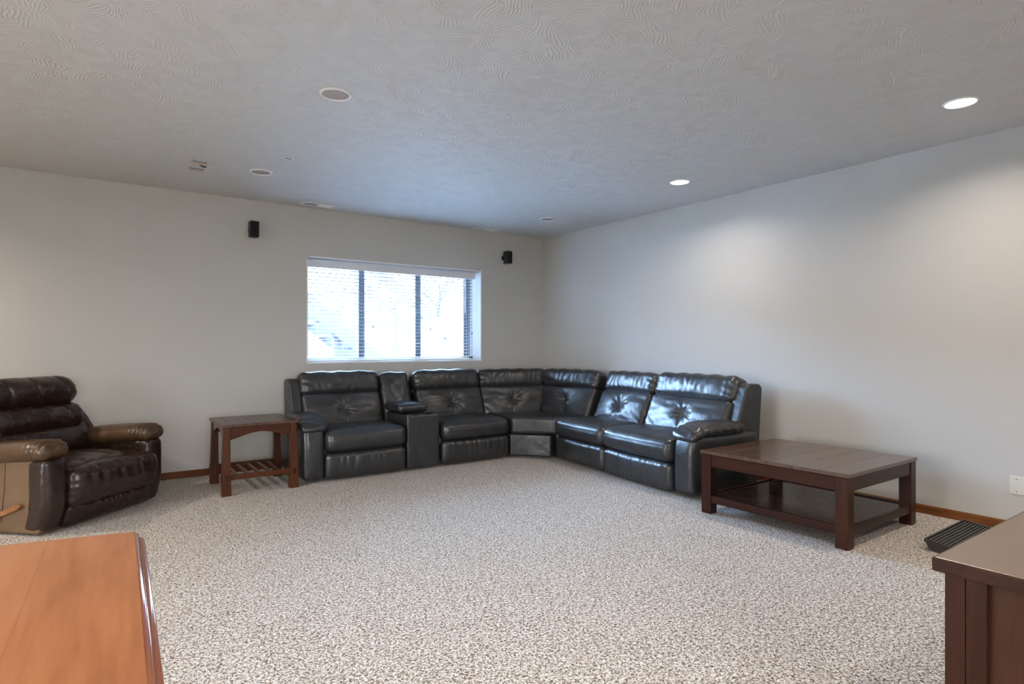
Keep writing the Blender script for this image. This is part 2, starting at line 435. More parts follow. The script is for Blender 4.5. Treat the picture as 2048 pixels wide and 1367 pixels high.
for cx_ in (-3.08, -2.80, -2.40, -2.10, -1.70, -1.40, -1.16):
    boxes('ladder_cord', [((cx_ - .0012, -.0262, WZ0 + .03), (cx_ + .0012, -.0248, WZ1 - .06)), ((cx_ - .0012, .0248, WZ0 + .03), (cx_ + .0012, .0262, WZ1 - .06))], 'slat', bl)
for cx_, cz_ in ((-2.46, 1.50), (-1.72, 1.48), (-1.13, 1.44)):
    tube('lift_cord', [(cx_, -.058, WZ1 - .08), (cx_, -.058, cz_)], .0013, 'slat', bl, 5)
    lathe('cord_tassel', [(0, .03), (.004, .028), (.007, .004), (.006, 0), (0, 0)], 'grey', bl, 10, T(cx_, -.058, cz_ - .03))
prism('wand', [(0, 0)] if False else [(-1.235, WZ1 - .10), (-1.229, WZ1 - .10), (-1.229, WZ1 - .55), (-1.235, WZ1 - .55)], 1, -.062, -.056, 'slat', bl)

# ---------------------------------------------------------------- outside the window
struct(box('ground', (-40, WD, .55), (40, 9.6, .82), 'snow', bev=0))
def hill():
    bm = bmesh.new(); nx, ny = 60, 14; g = []
    for j in range(ny):
        u = j / (ny - 1); row = []
        for i in range(nx):
            x = -40 + 110 * i / (nx - 1); y = 9.6 + 40 * u
            z = .82 + 9.5 * u ** .85 + (.5 * mnoise.noise((x * .15, y * .15, 0)) if j else 0) * min(1, u * 6)
            row.append(bm.verts.new((x, y, z)))
        g.append(row)
    for j in range(ny - 1):
        for i in range(nx - 1): bm.faces.new((g[j][i], g[j][i + 1], g[j + 1][i + 1], g[j + 1][i]))
    return bm
struct(from_bm('backdrop_hill', hill(), 'hill', None, None, True))  # added rise that screens the bright low sky from the window view
struct(box('lawn', (X0 - .2, -30, -.30), (20, Y0 - .2, -.10), 'hill2', bev=0))
struct(box('terrace', (-40, -30, -.30), (X0 - .2, WD, -.10), 'hill2', bev=0))
st = thing('deck_stairs', 'grey wooden deck stairs climbing past the window outside', 'stairs', (0, 0, .82))
sl = (1.315 - 2.09) / (-1.55 + 2.497)
def diag(name, x0, x1, zref, xr, y0, y1, th, mat, parent, s=sl):
    z0, z1 = zref + s * (x0 - xr) - .82, zref + s * (x1 - xr) - .82
    return prism(name, [(x0, z0), (x1, z1), (x1, z1 - th), (x0, z0 - th)], 1, y0, y1, mat, parent, .004, 1)
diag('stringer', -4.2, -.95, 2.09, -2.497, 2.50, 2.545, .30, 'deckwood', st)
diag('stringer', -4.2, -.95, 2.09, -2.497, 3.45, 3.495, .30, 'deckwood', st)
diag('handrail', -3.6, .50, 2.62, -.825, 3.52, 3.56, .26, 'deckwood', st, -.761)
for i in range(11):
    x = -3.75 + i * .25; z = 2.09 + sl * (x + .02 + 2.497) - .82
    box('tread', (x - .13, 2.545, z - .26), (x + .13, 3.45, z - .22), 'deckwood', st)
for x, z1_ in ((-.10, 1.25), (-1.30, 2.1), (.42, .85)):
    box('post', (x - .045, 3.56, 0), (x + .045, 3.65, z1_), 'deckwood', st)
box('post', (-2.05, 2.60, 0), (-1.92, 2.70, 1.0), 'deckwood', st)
box('post', (-2.03, 5.2, 0), (-1.90, 5.3, 3.2), 'deckwood', st)
fn = thing('board_fence', 'weathered grey board fence across the yard outside the window', 'fence', (0, 9, .82))
fb = None
for i in range(52):
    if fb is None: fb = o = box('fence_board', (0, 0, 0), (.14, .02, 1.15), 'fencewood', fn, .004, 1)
    else: o = fb.copy(); COL.objects.link(o); o.parent = fn
    o.location = (-3.2 + i * .152, 0, random.uniform(-.02, .02) + .02)
for z in (.25, .95): box('fence_rail', (-3.2, .025, z), (4.7, .065, z + .09), 'fencewood', fn)
tr = thing('bare_tree', 'leafless tree with thin branches beyond the fence', 'tree', (5.0, 12.5, .82))
def branch(p, d, ln, rad, lev, out):
    pts = [p]; q = p
    for i in range(4):
        d = (d + Vector((random.uniform(-.16, .16), random.uniform(-.16, .16), random.uniform(-.02, .12)))).normalized()
        q = q + d * ln / 4; pts.append(q)
    out.append((pts, [rad * (1 - .14 * i) for i in range(5)]))
    if lev:
        for i in range(4 if lev > 1 else 3):
            a = random.choice(pts[1:]); t = random.uniform(0, 6.28)
            branch(a, (d * .6 + Vector((math.cos(t), math.sin(t) * .6, .35))).normalized(), ln * .68, rad * .5, lev - 1, out)
br = []
branch(Vector((0, 0, 0)), Vector((.05, 0, 1)), 2.0, .11, 3, br)
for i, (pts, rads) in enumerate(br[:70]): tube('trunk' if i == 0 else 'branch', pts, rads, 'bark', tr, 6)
tr2 = thing('bare_sapling', 'slender leafless sapling standing between stairs and fence outside', 'tree', (.75, 6.5, .82))
br = []
branch(Vector((0, 0, 0)), Vector((-.05, 0, 1)), 1.5, .05, 2, br)
for i, (pts, rads) in enumerate(br): tube('trunk' if i == 0 else 'branch', pts, rads, 'bark', tr2, 5)

# ---------------------------------------------------------------- recessed ceiling lamps
def lamp(x, y, lit, label, big=1.0, watts=LAMP_W):
    t = thing('recessed_light', label, 'ceiling light', (x, y, H), 0, 'recessed ceiling lights')
    s = .092 * big
    lathe('trim_ring', [(s, 0), (s, -.003), (s - .005, -.008), (s - .011, -.009), (s - .016, -.003), (s - .016, 0)], 'white', t, 48)
    if lit:
        lathe('lens', [(s - .016, -.004), (.03, -.006), (0, -.006)], 'lens_on', t, 48)
        ld = bpy.data.lights.new('lamp_beam', 'AREA'); ld.shape = 'DISK'; ld.size = .13
        ld.energy = watts; ld.color = LAMP_C; ld.spread = R(150)
        lo = bpy.data.objects.new('lamp_beam', ld); COL.objects.link(lo); lo.parent = t; lo.location = (0, 0, -.014)
    else:
        lathe('reflector', [(s - .016, -.002), (s * .5, -.0015), (0, -.0010)], 'offlens', t, 48)
    return t
lamp(-.80, -5.09, True, 'lit recessed light at right, nearest the camera over the coffee table', 1.0, 10.5)
lamp(-.78, -2.96, True, 'lit recessed light over the right arm of the sofa, smaller in view', 1.0, 9.5)
lamp(-3.94, -3.00, False, 'unlit recessed light in mid ceiling, larger in view')
lamp(-3.93, -1.09, False, 'unlit recessed light left of the window near the bracket')
lamp(-.77, -1.05, False, 'unlit recessed light above the sofa corner')
lamp(-7.1, -1.09, True, 'lit recessed light left of the recliner outside the frame', 1.0, 30.0)
for x, y in ((-3.94, -5.2), (-7.1, -3.0), (-7.1, -5.2), (-.80, -7.2), (-3.94, -7.2), (-7.1, -7.2)):  # out-of-view lamps added to raise the room's brightness
    lamp(x, y, True, 'recessed light added in the unseen ceiling to fill the room')

# ceiling registers
def register(x, y, label):
    t = thing('ceiling_vent', label, 'vent', (x, y, H), 0, 'ceiling vents')
    boxes('vent_frame', [((-.165, -.075, -.007), (.165, -.050, 0)), ((-.165, .050, -.007), (.165, .075, 0)),
                         ((-.165, -.05, -.007), (-.135, .05, 0)), ((.135, -.05, -.007), (.165, .05, 0)), ((-.010, -.05, -.007), (.010, .05, 0))], 'white', t)
    box('duct', (-.135, -.05, -.0012), (.135, .05, 0), 'grey', t, 0)
    for sx in (-1, 1):
        for i in range(4):
            y_ = -.036 + i * .024
            box('louver', (sx * .072 - .061, -.0055, -.0007), (sx * .072 + .061, .0055, .0007), 'white', t, 0, 1, T(0, y_, -.0055) @ RX(-40 if sx > 0 else 40))
    return t
register(-3.17, -.20, 'white ceiling register above the left side of the window')
register(-1.04, -.14, 'white ceiling register near the room corner')
# leftover ceiling bracket and a small cover plate
t = thing('ceiling_bracket', 'pair of small bracket strips with a black clip on the ceiling', 'bracket', (-4.40, -.98, H))
for y in (-.12, .10):
    prism('rail', [(-.060, 0), (-.060, -.022), (.060, -.022), (.060, 0), (.050, 0), (.050, -.012), (-.050, -.012), (-.050, 0)], 1, y - .014, y + .014, 'beige', t)
tube('clip', [(-.005, -.095, -.008), (.03, -.05, -.016), (.058, -.02, -.010)], .007, 'black', t, 8)
t = thing('ceiling_sensor', 'tiny flat oblong sensor cover on the ceiling', 'sensor', (-3.85, -1.63, H))
box('cover', (-.04, -.022, -.010), (.04, .022, 0), 'vinyl', t, .004)
box('slot', (-.026, -.010, -.0115), (.026, .004, -.0095), 'grey', t, 0)

# wall speakers
def speaker(x, z, rz, label):
    t = thing('wall_speaker', label, 'speaker', (x, 0, z), 0, 'wall speakers')
    lathe('mount', [(.0, 0), (.030, 0), (.030, .010), (.012, .016), (.010, .05), (0, .05)], 'black', t, 24, RX(90))
    mt = T(.004, -.050, 0) @ RZ(rz) @ T(0, -.042, 0)
    b = box('cabinet', (-.043, -.040, -.080), (.043, .040, .080), 'black', t, .008, 3, mt)
    cushion('grille', (.078, .012, .150), .005, (6, 2, 6), 'blackcloth', t, mt @ T(0, -.042, 0), (0, .006, 0))
    return t
speaker(-3.785, 2.428, 3, 'small black wall speaker to the left of the window')
speaker(-.675, 2.417, 5, 'small black wall speaker between the window and the corner')

# wall plate
t = thing('wall_plate', 'blank ivory double wall plate low on the right wall', 'wall plate', (0, -5.178, .314))
box('plate', (-.006, -.060, -.061), (0, .060, .061), 'plate', t, .003)
for y in (-.023, .023):
    for z in (-.042, .042): lathe('screw', [(0, .002), (.003, .0015), (.0035, 0), (0, 0)], 'grey', t, 10, T(-.006, y, z) @ RY(-90))

# ---------------------------------------------------------------- sectional sofa
def groove(c, x0, w, d): return -d * np.exp(-((c - x0) / w) ** 2)
def seg_noise(P, sx, sy, sz, seed):
    return np.array([mnoise.noise((p[0] * sx + seed, p[1] * sy - seed, p[2] * sz + 2 * seed)) for p in P])
def lumbar_deform(seed, tl=0., trr=0., tuft=.040, cz=.02):
    def f(P, h, U):
        x, y, z = P[:, 0].copy(), P[:, 1].copy(), P[:, 2].copy()
        fr = np.clip(-U[:, 1] * 1.0, 0, 1) ** .7
        dx, dz = x, (z - cz)
        rr = np.sqrt(dx ** 2 + dz ** 2); th = np.arctan2(dz, dx)
        dim = -tuft * np.exp(-(rr / .060) ** 1.2) - .012 * np.exp(-(rr / .15) ** 2)
        lob = np.cos(9 * th + 1.5 * np.sin(2 * th + seed)) + .6 * np.cos(14 * th + seed * 2)
        fold = .0055 * lob * np.exp(-((rr - .055) / .055) ** 2)
        seam = np.where(dz < 0, groove(x, 0, .005, .006), 0)
        # diagonal pulls towards lower corners
        dg = .0045 * np.sin((x * .7 + z * 1.0) * 75 + 3 * seed) * np.clip((np.abs(x) / h[0] - .35), 0, 1) * np.clip(-(z / h[2]) + .2, 0, 1)
        nz = .006 * seg_noise(P, 5, 5, 16, seed)
        y = y - fr * (dim + fold + seam + dg + nz)
        # taper the sides for corner pieces
        tt = np.clip((z + h[2]) / (2 * h[2]), 0, 1)
        lo, hi = -h[0] + tl * (1 - tt), h[0] - trr * (1 - tt)
        x = lo + (x + h[0]) / (2 * h[0]) * (hi - lo)
        return np.stack([x, y, z], 1)
    return f
def head_deform(seed, seams=(.0,), tl=0., trr=0., sag=.012):
    def f(P, h, U):
        x, y, z = P[:, 0].copy(), P[:, 1].copy(), P[:, 2].copy()
        fr = np.clip(-U[:, 1], 0, 1) ** .6
        a = np.zeros(len(P))
        for s in seams: a += groove(x, s * h[0], .006, .005)
        ed = np.clip(np.abs(x) / h[0] - .62, 0, 1) / .38
        gather = .0055 * np.sin(z * 95 + x * 22 + seed * 5) * ed ** 2
        vert = .0020 * np.sin(x * 70 + 6 * seg_noise(P, 6, 6, 6, seed))
        y = y - fr * (a + gather + vert)
        z = z + np.clip(U[:, 2], 0, 1) * (gather * .6 + a - sag * ed ** 3 + .004 * np.sin(x * 30 + seed))
        tt = np.clip((z + h[2]) / (2 * h[2]), 0, 1)
        lo, hi = -h[0] + tl * (1 - tt), h[0] - trr * (1 - tt)
        x = lo + (x + h[0]) / (2 * h[0]) * (hi - lo)
        return np.stack([x, y, z], 1)
    return f
def seat_deform(seed, seam=True):
    def f(P, h, U):
        x, y, z = P[:, 0].copy(), P[:, 1].copy(), P[:, 2].copy()
        fr = np.clip(-U[:, 1], 0, 1)
        # front edge waterfall + stitched line just under the top edge
        s = groove(z, h[2] - .062, .004, .005) * (fr > .7)
        y = y - s * -1.0 * -1.0
        y = y - fr ** 4 * .018 * (1 - U[:, 2] ** 2)
        z = z + np.clip(U[:, 2], 0, 1) * (.004 * seg_noise(P, 9, 6, 2, seed) + .005 * np.sin(x * 40 + 5 * seed) * np.clip(.4 - np.abs(U[:, 1] + .75), 0, 1) - .012 * np.clip(-U[:, 1] - .6, 0, 1))
        return np.stack([x, y, z], 1)
    return f
def foot_deform(seed, seams=(-.33, .33)):
    def f(P, h, U):
        x, y, z = P[:, 0].copy(), P[:, 1].copy(), P[:, 2].copy()
        fr = np.clip(-U[:, 1], 0, 1)
        a = np.zeros(len(P))
        for s in seams: a += groove(x, s * h[0], .006, .006)
        nz = seg_noise(P, 34, 3, 5, seed)
        tp = np.clip(U[:, 2] + .25, 0, 1.2)
        y = y - fr * (a + .006 * nz * (.35 + tp) - .012 * (U[:, 2] < 0) * U[:, 2] ** 2)
        return np.stack([x, y, z], 1)
    return f

LEAN = 20.
def add_back(sec, w, cx, yb, seed, tl=0, tr=0, tuft=.040, hv=(.0,), hz=0., plain_=False, z0=.42, lean=LEAN, mtx=None):
    B = (mtx or Matrix.Identity(4)) @ T(cx, yb, z0) @ RX(-lean)         # local z runs up the back, -y faces the sitter
    if plain_:
        cushion('back_cushion', (w, .20, .56 + hz), .05, (14, 3, 24), 'blackl', sec, B @ T(0, .10, .28 + hz / 2), (.0, .03, .0), head_deform(seed, (), tl, tr), .006, 9, seed)
        return
    cushion('back_cushion', (w - .008, .20, .40), .045, (58, 3, 34), 'blackl', sec, B @ T(0, .10, .195), (0, .045, 0), lumbar_deform(seed, tl, tr, tuft))
    k = .39 / .585
    cushion('headrest', (w, .200, .205 + hz), .060, (46, 5, 14), 'blackl', sec, B @ T(0, .092, .485 + hz / 2) @ RX(5), (.006, .028, .006), head_deform(seed + .3, hv, tl * .36, tr * .36), .003, 7, seed)
def add_seat(sec, w, cx, y0, seed, z1=.475, depth=.60, zmid=.265, seams=(-.33, .33), foot=True):
    cushion('seat_cushion', (w - .008, depth, z1 - zmid - .004), .062, (26, 22, 5), 'blackl', sec, T(cx, y0 + depth / 2, (z1 + zmid) / 2 + .002), (.006, .012, .022), seat_deform(seed))
    if foot:
        cushion('footrest_panel', (w - .010, .14, zmid - .025), .045, (52, 3, 14), 'blackl', sec, T(cx, y0 + .075, (zmid + .025) / 2), (.004, .018, .004), foot_deform(seed, seams))
def section_body(sofa, name, w, mtx, z=.40, d0=.10, x0=.004, x1=None):
    pr = [(d0, .03), (.80, .03), (.84, .30), (.90, .86), (.78, .88), (.66, .46), (.62, z), (d0, z)]
    return prism(name, pr, 0, x0, (w - .004) if x1 is None else x1, 'blackl', sofa, .012, 2, mtx)
def armrest(sec, x0, x1, outer, seed):
    """arm body with rounded front and plump pad; outer=-1 left, +1 right"""
    w = x1 - x0; c = (x0 + x1) / 2
    def arm_def(P, h, U):
        x, y, z = P[:, 0].copy(), P[:, 1].copy(), P[:, 2].copy()
        y += .03 * np.clip(U[:, 2], 0, 1) ** 3 * np.clip(-U[:, 1], 0, 1)
        s = groove(x, outer * (h[0] - .035), .004, .004) * np.clip(-U[:, 1], 0, 1)
        y -= -s * -1
        return np.stack([x, y, z], 1)
    cushion('arm_body', (w, .80, .495), .05, (12, 14, 10), 'blackl', sec, T(c, .42, .03 + .2475), (.006, .01, 0), arm_def, .002, 6, seed)
    def pad_def(P, h, U):
        x, y, z = P[:, 0].copy(), P[:, 1].copy(), P[:, 2].copy()
        f = np.clip((-U[:, 1] - .25) / .75, 0, 1)
        z -= .060 * f ** 1.8
        z += .006 * np.sin(y * 85 + x * 25 + seed) * f ** .5 * np.clip(U[:, 2] + .4, 0, 1)
        x += .004 * np.sin(y * 60 + z * 40 + seed) * np.abs(U[:, 0])
        return np.stack([x, y, z], 1)
    cushion('arm_pad', (w + .050, .60, .092), .044, (14, 30, 6), 'blackl', sec, T(c - outer * .008, .33, .560), (.012, .02, .020), pad_def, .003, 10, seed)
    # wing of the back frame beside the back cushion
    xa, xb = (x0 + .055, x0 + .165) if outer < 0 else (x1 - .175, x1 - .035)
    pr = [(.60, .36), (.56, .50), (.71, .905), (.745, .930), (.875, .925), (.905, .89), (.86, .30), (.84, .05), (.62, .05)]
    prism('back_wing', pr, 0, xa, xb, 'blackl', sec, .022, 4, None, True)

sofa = thing('sectional_sofa', 'black leather reclining sectional sofa with tufted backs in the room corner', 'sofa', (0, 0, 0))
# run under the window
YF = -1.03
s1 = section_body(sofa, 'end_seat_section', 1.01, T(-3.555, YF, 0), x0=.07); s1['label'] = 'end seat section with arm beside the end table'
armrest(s1, .0, .200, -1, 1.3)
add_seat(s1, .81, .605, .0, 1.1)
add_back(s1, .84, .578, .50, 1.0, tuft=.030, hv=(.42,), hz=.040)
s2 = section_body(sofa, 'console_section', .385, T(-2.535, YF, 0), z=.40); s2['label'] = 'storage console section with cup holders'
add_back(s2, .34, .16, .50, 2.2, plain_=True, hz=.04)
cushion('console_box', (.365, .62, .535), .018, (6, 8, 6), 'blackl', s2, T(.19, .345, .025 + .2675), (0, .002, .004), None, .001, 5, 3)
for y in (.105,):
    for x in (.115, .265):
        lathe('cup_holder', [(.044, -.002), (.046, .003), (.043, .005), (.038, .002), (.036, -.001), (0, -.001)], 'cup', s2, 28, T(x, y, .564))
cushion('console_lid', (.33, .40, .085), .036, (16, 18, 5), 'blackl', s2, T(.165, .40, .615), (.006, .01, .014), None, .003, 9, 4)
s3 = section_body(sofa, 'seat_section', .86, T(-2.135, YF, 0)); s3['label'] = 'armless seat section between console and corner wedge'
add_seat(s3, .85, .43, .01, 2.7, z1=.462, seams=(.44, .86))
add_back(s3, .86, .43, .50, 3.0, tuft=.045, hv=(), hz=.03)
# corner wedge
wp = [(-1.262, -1.01), (-.945, -1.345), (-.09, -1.41), (-.09, -.42), (-.34, -.10), (-1.262, -.10)]
def arc_front(xa, ya, xb, yb, sag, n=10):
    nx_, ny_ = (yb - ya), -(xb - xa); L_ = math.hypot(nx_, ny_); nx_, ny_ = -nx_ / L_, -ny_ / L_
    return [(xa + (xb - xa) * i / n + nx_ * sag * math.sin(math.pi * i / n), ya + (yb - ya) * i / n + ny_ * sag * math.sin(math.pi * i / n)) for i in range(n + 1)]
wedge = prism('corner_section', [(-1.255, -.88), (-.84, -1.335), (-.10, -1.40), (-.09, -.42), (-.34, -.10), (-1.255, -.10)], 2, .03, .40, 'blackl', sofa, .012, 2)
wedge['label'] = 'curved corner section with two tufted backs'
prism('back_frame', [(-1.255, -.10), (-1.255, -.22), (-.40, -.50), (-.24, -1.38), (-.10, -1.40), (-.09, -.42), (-.34, -.10)], 2, .35, .86, 'blackl', wedge, .02, 2)
prism('seat_cushion', arc_front(-1.268, -1.045, -.918, -1.378, .02) + [(-.42, -1.41), (-.48, -.72), (-.72, -.46), (-1.268, -.46)], 2, .275, .468, 'blackl', wedge, .040, 5, None, True)
prism('front_panel', arc_front(-1.262, -.990, -.968, -1.345, .02) + [(-.80, -1.30), (-.85, -1.1), (-1.1, -.8), (-1.262, -.8)], 2, .03, .272, 'blackl', wedge, .018, 4, None, True)
def plan(px, py, ang): return T(px, py, 0) @ RZ(ang)
# backs of the wedge: local x along the back, origin at its left top end dropped to the front foot
def wedge_back(p0, p1, seed, tl, tr):
    d = Vector(p1) - Vector(p0); ang = math.degrees(math.atan2(d.y, d.x)); w = d.length
    off = .585 * math.sin(R(LEAN))
    add_back(wedge, w, w / 2, -off - .06, seed, tl, tr, .05, (.35,) if seed < 5 else (), .022, False, .42, LEAN, plan(p0[0], p0[1], ang))
wedge_back((-1.255, -.245), (-.375, -.515), 4.0, .03, .17)
wedge_back((-.375, -.515), (-.262, -1.44), 5.0, .17, .03)
# run along the right wall, slightly turned
RA = -96.8
rdir = Vector((math.cos(R(RA)), math.sin(R(RA))))
p0 = Vector((-.930, -1.372))
def run(s): q = p0 + rdir * s; return T(q.x, q.y, 0) @ RZ(RA)
s5 = section_body(sofa, 'seat_section', .85, run(0)); s5['label'] = 'armless seat section right of the corner wedge'
add_seat(s5, .85, .425, .0, 5.5, z1=.468)
add_back(s5, .83, .44, .47, 6.0, tuft=.045, hv=(.0, .62), hz=.04, lean=24)
s6 = section_body(sofa, 'end_seat_section', 1.16, run(.865), x1=1.09); s6['label'] = 'end seat section with arm beside the coffee table'
add_seat(s6, .93, .465, -.01, 6.6, z1=.475, seams=(-.45, .28))
add_back(s6, 1.02, .515, .47, 7.0, tuft=.050, hv=(-.5,), hz=.05, lean=23)
armrest(s6, .935, 1.16, 1, 4.2)

# ---------------------------------------------------------------- brown recliner
rc = thing('recliner_chair', 'dark brown leather recliner with rolled arms by the left wall', 'recliner', (-5.365, -1.505, 0), 45.)
# local: x 0..0.98 left to right seen from the front, y 0 front .. 0.95 back
W = 1.03
prism('base_frame', [(.10, .02), (.80, .02), (.84, .07), (.84, .30), (.10, .30)], 0, .16, W - .16, 'black', rc, .01, 2)
def rec_arm(x0, x1, outer, seed, mat_side):
    c = (x0 + x1) / 2; w = x1 - x0
    pr = [(.045, .012), (.70, .012), (.86, .08), (.90, .49), (.10, .50), (.0, .47), (.005, .28)]
    b = prism('arm_panel', pr, 0, x0 + (.0 if outer < 0 else .02), x1 - (.02 if outer < 0 else .0), mat_side, rc, .02, 4, None, True)
    def fdef(P, h, U):
        x, y, z = P[:, 0].copy(), P[:, 1].copy(), P[:, 2].copy()
        y += .055 * np.clip(-U[:, 2], 0, 1) ** 2
        return np.stack([x, y, z], 1)
    cushion('arm_front', (w + .004, .16, .50), .045, (10, 6, 12), 'brownl', rc, T(c, .065, .262), (.004, .012, 0), fdef, .002, 8, seed)
    def pdef(P, h, U):
        x, y, z = P[:, 0].copy(), P[:, 1].copy(), P[:, 2].copy()
        f = np.clip((-U[:, 1] - .55) / .45, 0, 1)
        z -= .012 * f ** 2
        rad = np.clip((-U[:, 1] - .45) / .55, 0, 1)
        z += .009 * np.sin(y * 150 + 3 * np.sin(x * 25)) * rad * np.clip(U[:, 2] + .5, 0, 1)
        x += .005 * np.sin(y * 170 + z * 30) * rad * np.abs(U[:, 0])
        bk = np.clip((U[:, 1] - .45) / .55, 0, 1)
        z += .004 * np.sin(y * 140 + x * 50) * bk
        z -= .03 * U[:, 1]
        return np.stack([x, y, z], 1)
    cushion('arm_pad', (w + .050, .72, .118), .057, (14, 60, 6), 'tanl', rc, T(c + outer * .004, .345, .538), (.012, .02, .02), pdef, .002, 8, seed)
rec_arm(.0, .165, -1, 1.7, 'olive')
rec_arm(W - .165, W, 1, 2.9, 'brownl')
def rseat(P, h, U):
    x, y, z = P[:, 0].copy(), P[:, 1].copy(), P[:, 2].copy()
    fr = np.clip(-U[:, 1], 0, 1)
    z += np.clip(U[:, 2], 0, 1) * .006 * np.sin(x * 45 + 7 * np.sin(y * 9)) * np.clip(.5 - np.abs(U[:, 1] + .7), 0, 1) * 2
    y -= fr * .005 * seg_noise(P, 14, 3, 6, 2.)
    return np.stack([x, y, z], 1)
cushion('seat_cushion', (W - .33, .60, .17), .07, (30, 24, 4), 'brownl', rc, T(W / 2, .30, .350), (.0, .02, .03), rseat, .003, 9, 2.)
def rfoot(P, h, U):
    x, y, z = P[:, 0].copy(), P[:, 1].copy(), P[:, 2].copy()
    fr = np.clip(-U[:, 1], 0, 1)
    nz = seg_noise(P, 22, 3, 5, 5.)
    top = np.clip(U[:, 2], 0, 1)
    y -= fr * (.014 * nz * top + .005 * nz + groove(x, .16, .006, .004))
    ed = np.clip(np.abs(U[:, 0]) - .88, 0, 1) / .12
    y -= fr * .005 * np.sin(z * 130) * ed
    y += .030 * np.clip(-U[:, 2], 0, 1)
    return np.stack([x, y, z], 1)
cushion('footrest_panel', (W - .27, .17, .275), .06, (54, 4, 26), 'brownl', rc, T(W / 2 + .02, .0, .280), (.006, .035, .012), rfoot, .002, 8, 3.)
def rfoot2(P, h, U):
    x, y, z = P[:, 0].copy(), P[:, 1].copy(), P[:, 2].copy()
    fr = np.clip(-U[:, 1], 0, 1)
    y -= fr * (.006 * np.sin(x * 95 + 5 * np.sin(x * 13)) * np.clip(U[:, 2] + .1, 0, 1) + groove(x, .10, .006, .005))
    y += .045 * np.clip(-U[:, 2] * .5 + .5, 0, 1)
    return np.stack([x, y, z], 1)
cushion('footrest_flap', (W - .28, .13, .155), .04, (66, 3, 12), 'brownl', rc, T(W / 2 + .02, .028, .090), (.004, .020, .0), rfoot2, .002, 8, 4.)
# back: head roll, middle roll, lumbar, shell
BB = T(W / 2, .50, .40) @ RX(-22)
def roll_def(seed, amp=.009, n=26, tl=0.):
    def f(P, h, U):
        x, y, z = P[:, 0].copy(), P[:, 1].copy(), P[:, 2].copy()
        fr = np.clip(-U[:, 1] + .15, 0, 1)
        nz = seg_noise(P, 2.2, 2, 3, seed)
        g = np.exp(-(np.sin((x * n + z * 9 + 2.5 * nz) * .5) / .17) ** 2)          # narrow puckered creases
        msk = np.clip(seg_noise(P, 4, 1, 4, seed + 9) * 2 + .85, 0, 1)
        y += fr * amp * g * msk
        ed = np.clip(np.abs(U[:, 0]) - .75, 0, 1) / .25
        y -= .006 * np.sin(z * 110 + x * 20) * ed * fr
        x = x * (1 - tl * (U[:, 2] * .5 + .5))
        return np.stack([x, y, z], 1)
    return f
cushion('back_shell', (.70, .16, .66), .07, (8, 4, 10), 'brownl', rc, BB @ T(0, .17, .30), (.01, .02, .0), None, .002, 6, 5.)
cushion('lumbar_cushion', (.74, .20, .24), .075, (44, 5, 14), 'brownl', rc, BB @ T(0, .06, .14), (.004, .03, .005), roll_def(1.2, .016, 18), .003, 7, 6.)
cushion('middle_cushion', (.78, .23, .21), .085, (60, 6, 16), 'brownl', rc, BB @ T(0, .06, .335), (.004, .03, .012), roll_def(2.6, .022, 30, .03), .004, 7, 7.)
cushion('headrest', (.76, .27, .235), .105, (60, 7, 16), 'brownl', rc, BB @ T(0, .055, .545), (.008, .03, .010), roll_def(3.9, .018, 26), .004, 6, 8.)
for sx in (-1, 1):
    cushion('back_wing', (.16, .20, .36), .070, (10, 8, 14), 'brownl', rc, BB @ T(sx * .375, .075, .20) @ RY(sx * -14), (.012, .012, .0), roll_def(4.4 + sx, .008, 40), .006, 11, 9. + sx)
lv = prism('lever', [(-.02, -.013), (.20, -.018), (.225, 0), (.20, .018), (-.02, .013)], 0, -.010, .010, 'lever', rc, .006, 2, T(-.025, .36, .125) @ RX(-202))
lathe('pivot', [(0, .03), (.018, .028), (.018, 0), (0, 0)], 'black', lv, 16, RY(-90) @ T(0, 0, -.02))
# stitched seam lines on the outer side panel
for y in (.30,): tube('side_seam', [(-.0005, y, .51), (-.0005, y + .01, .30), (-.0005, y + .035, .08)], .0018, 'tray', rc, 6)

# ---------------------------------------------------------------- end table
EX0, EX1, EY0, EY1, EH = -4.225, -3.600, -1.030, -.380, .600
et = thing('end_table', 'mission style cherry end table with slatted shelf beside the sofa', 'end table', ((EX0 + EX1) / 2, (EY0 + EY1) / 2, 0))
ew, ed_ = (EX1 - EX0) / 2, (EY1 - EY0) / 2
nb = 7
bw = (2 * ew - .0) / nb
b0_ = None
for i in range(nb):
    lo = -ew + .0 + i * bw
    o = box('top_board', (-bw / 2 + .0012, -ed_ - .002, EH - .024), (bw / 2 - .0012, ed_ + .002, EH), 'missiony', et, .0025) if b0_ is None else b0_.copy()
    if b0_ is None: b0_ = o
    else: COL.objects.link(o); o.parent = et
    o.location = (lo + bw / 2, 0, 0)
box('top_core', (-ew + .045, -ed_ + .045, EH - .030), (ew - .045, ed_ - .045, EH - .010), 'missiony', et, 0)
def leg_mesh(sx, sy):
    bm = bmesh.new(); vs = []
    for z, wd, inset in ((0, .074, 0.0), (.12, .070, .001), (.30, .062, .006), (EH - .024, .054, .014)):
        xo, yo = sx * (ew - inset), sy * (ed_ - inset)
        xi, yi = xo - sx * wd, yo - sy * wd
        vs.append([bm.verts.new(p) for p in ((xo, yo, z), (xi, yo, z), (xi, yi, z), (xo, yi, z))])
    for a, b in zip(vs, vs[1:]):
        for i in range(4): bm.faces.new((a[i], a[(i + 1) % 4], b[(i + 1) % 4], b[i]))
    bm.faces.new(vs[0]); bm.faces.new(vs[-1])
    bmesh.ops.recalc_face_normals(bm, faces=bm.faces)
    bmesh.ops.bevel(bm, geom=[e for e in bm.edges if abs(e.verts[0].co.z - e.verts[1].co.z) > .05], offset=.004, segments=2, affect='EDGES')
    return bm
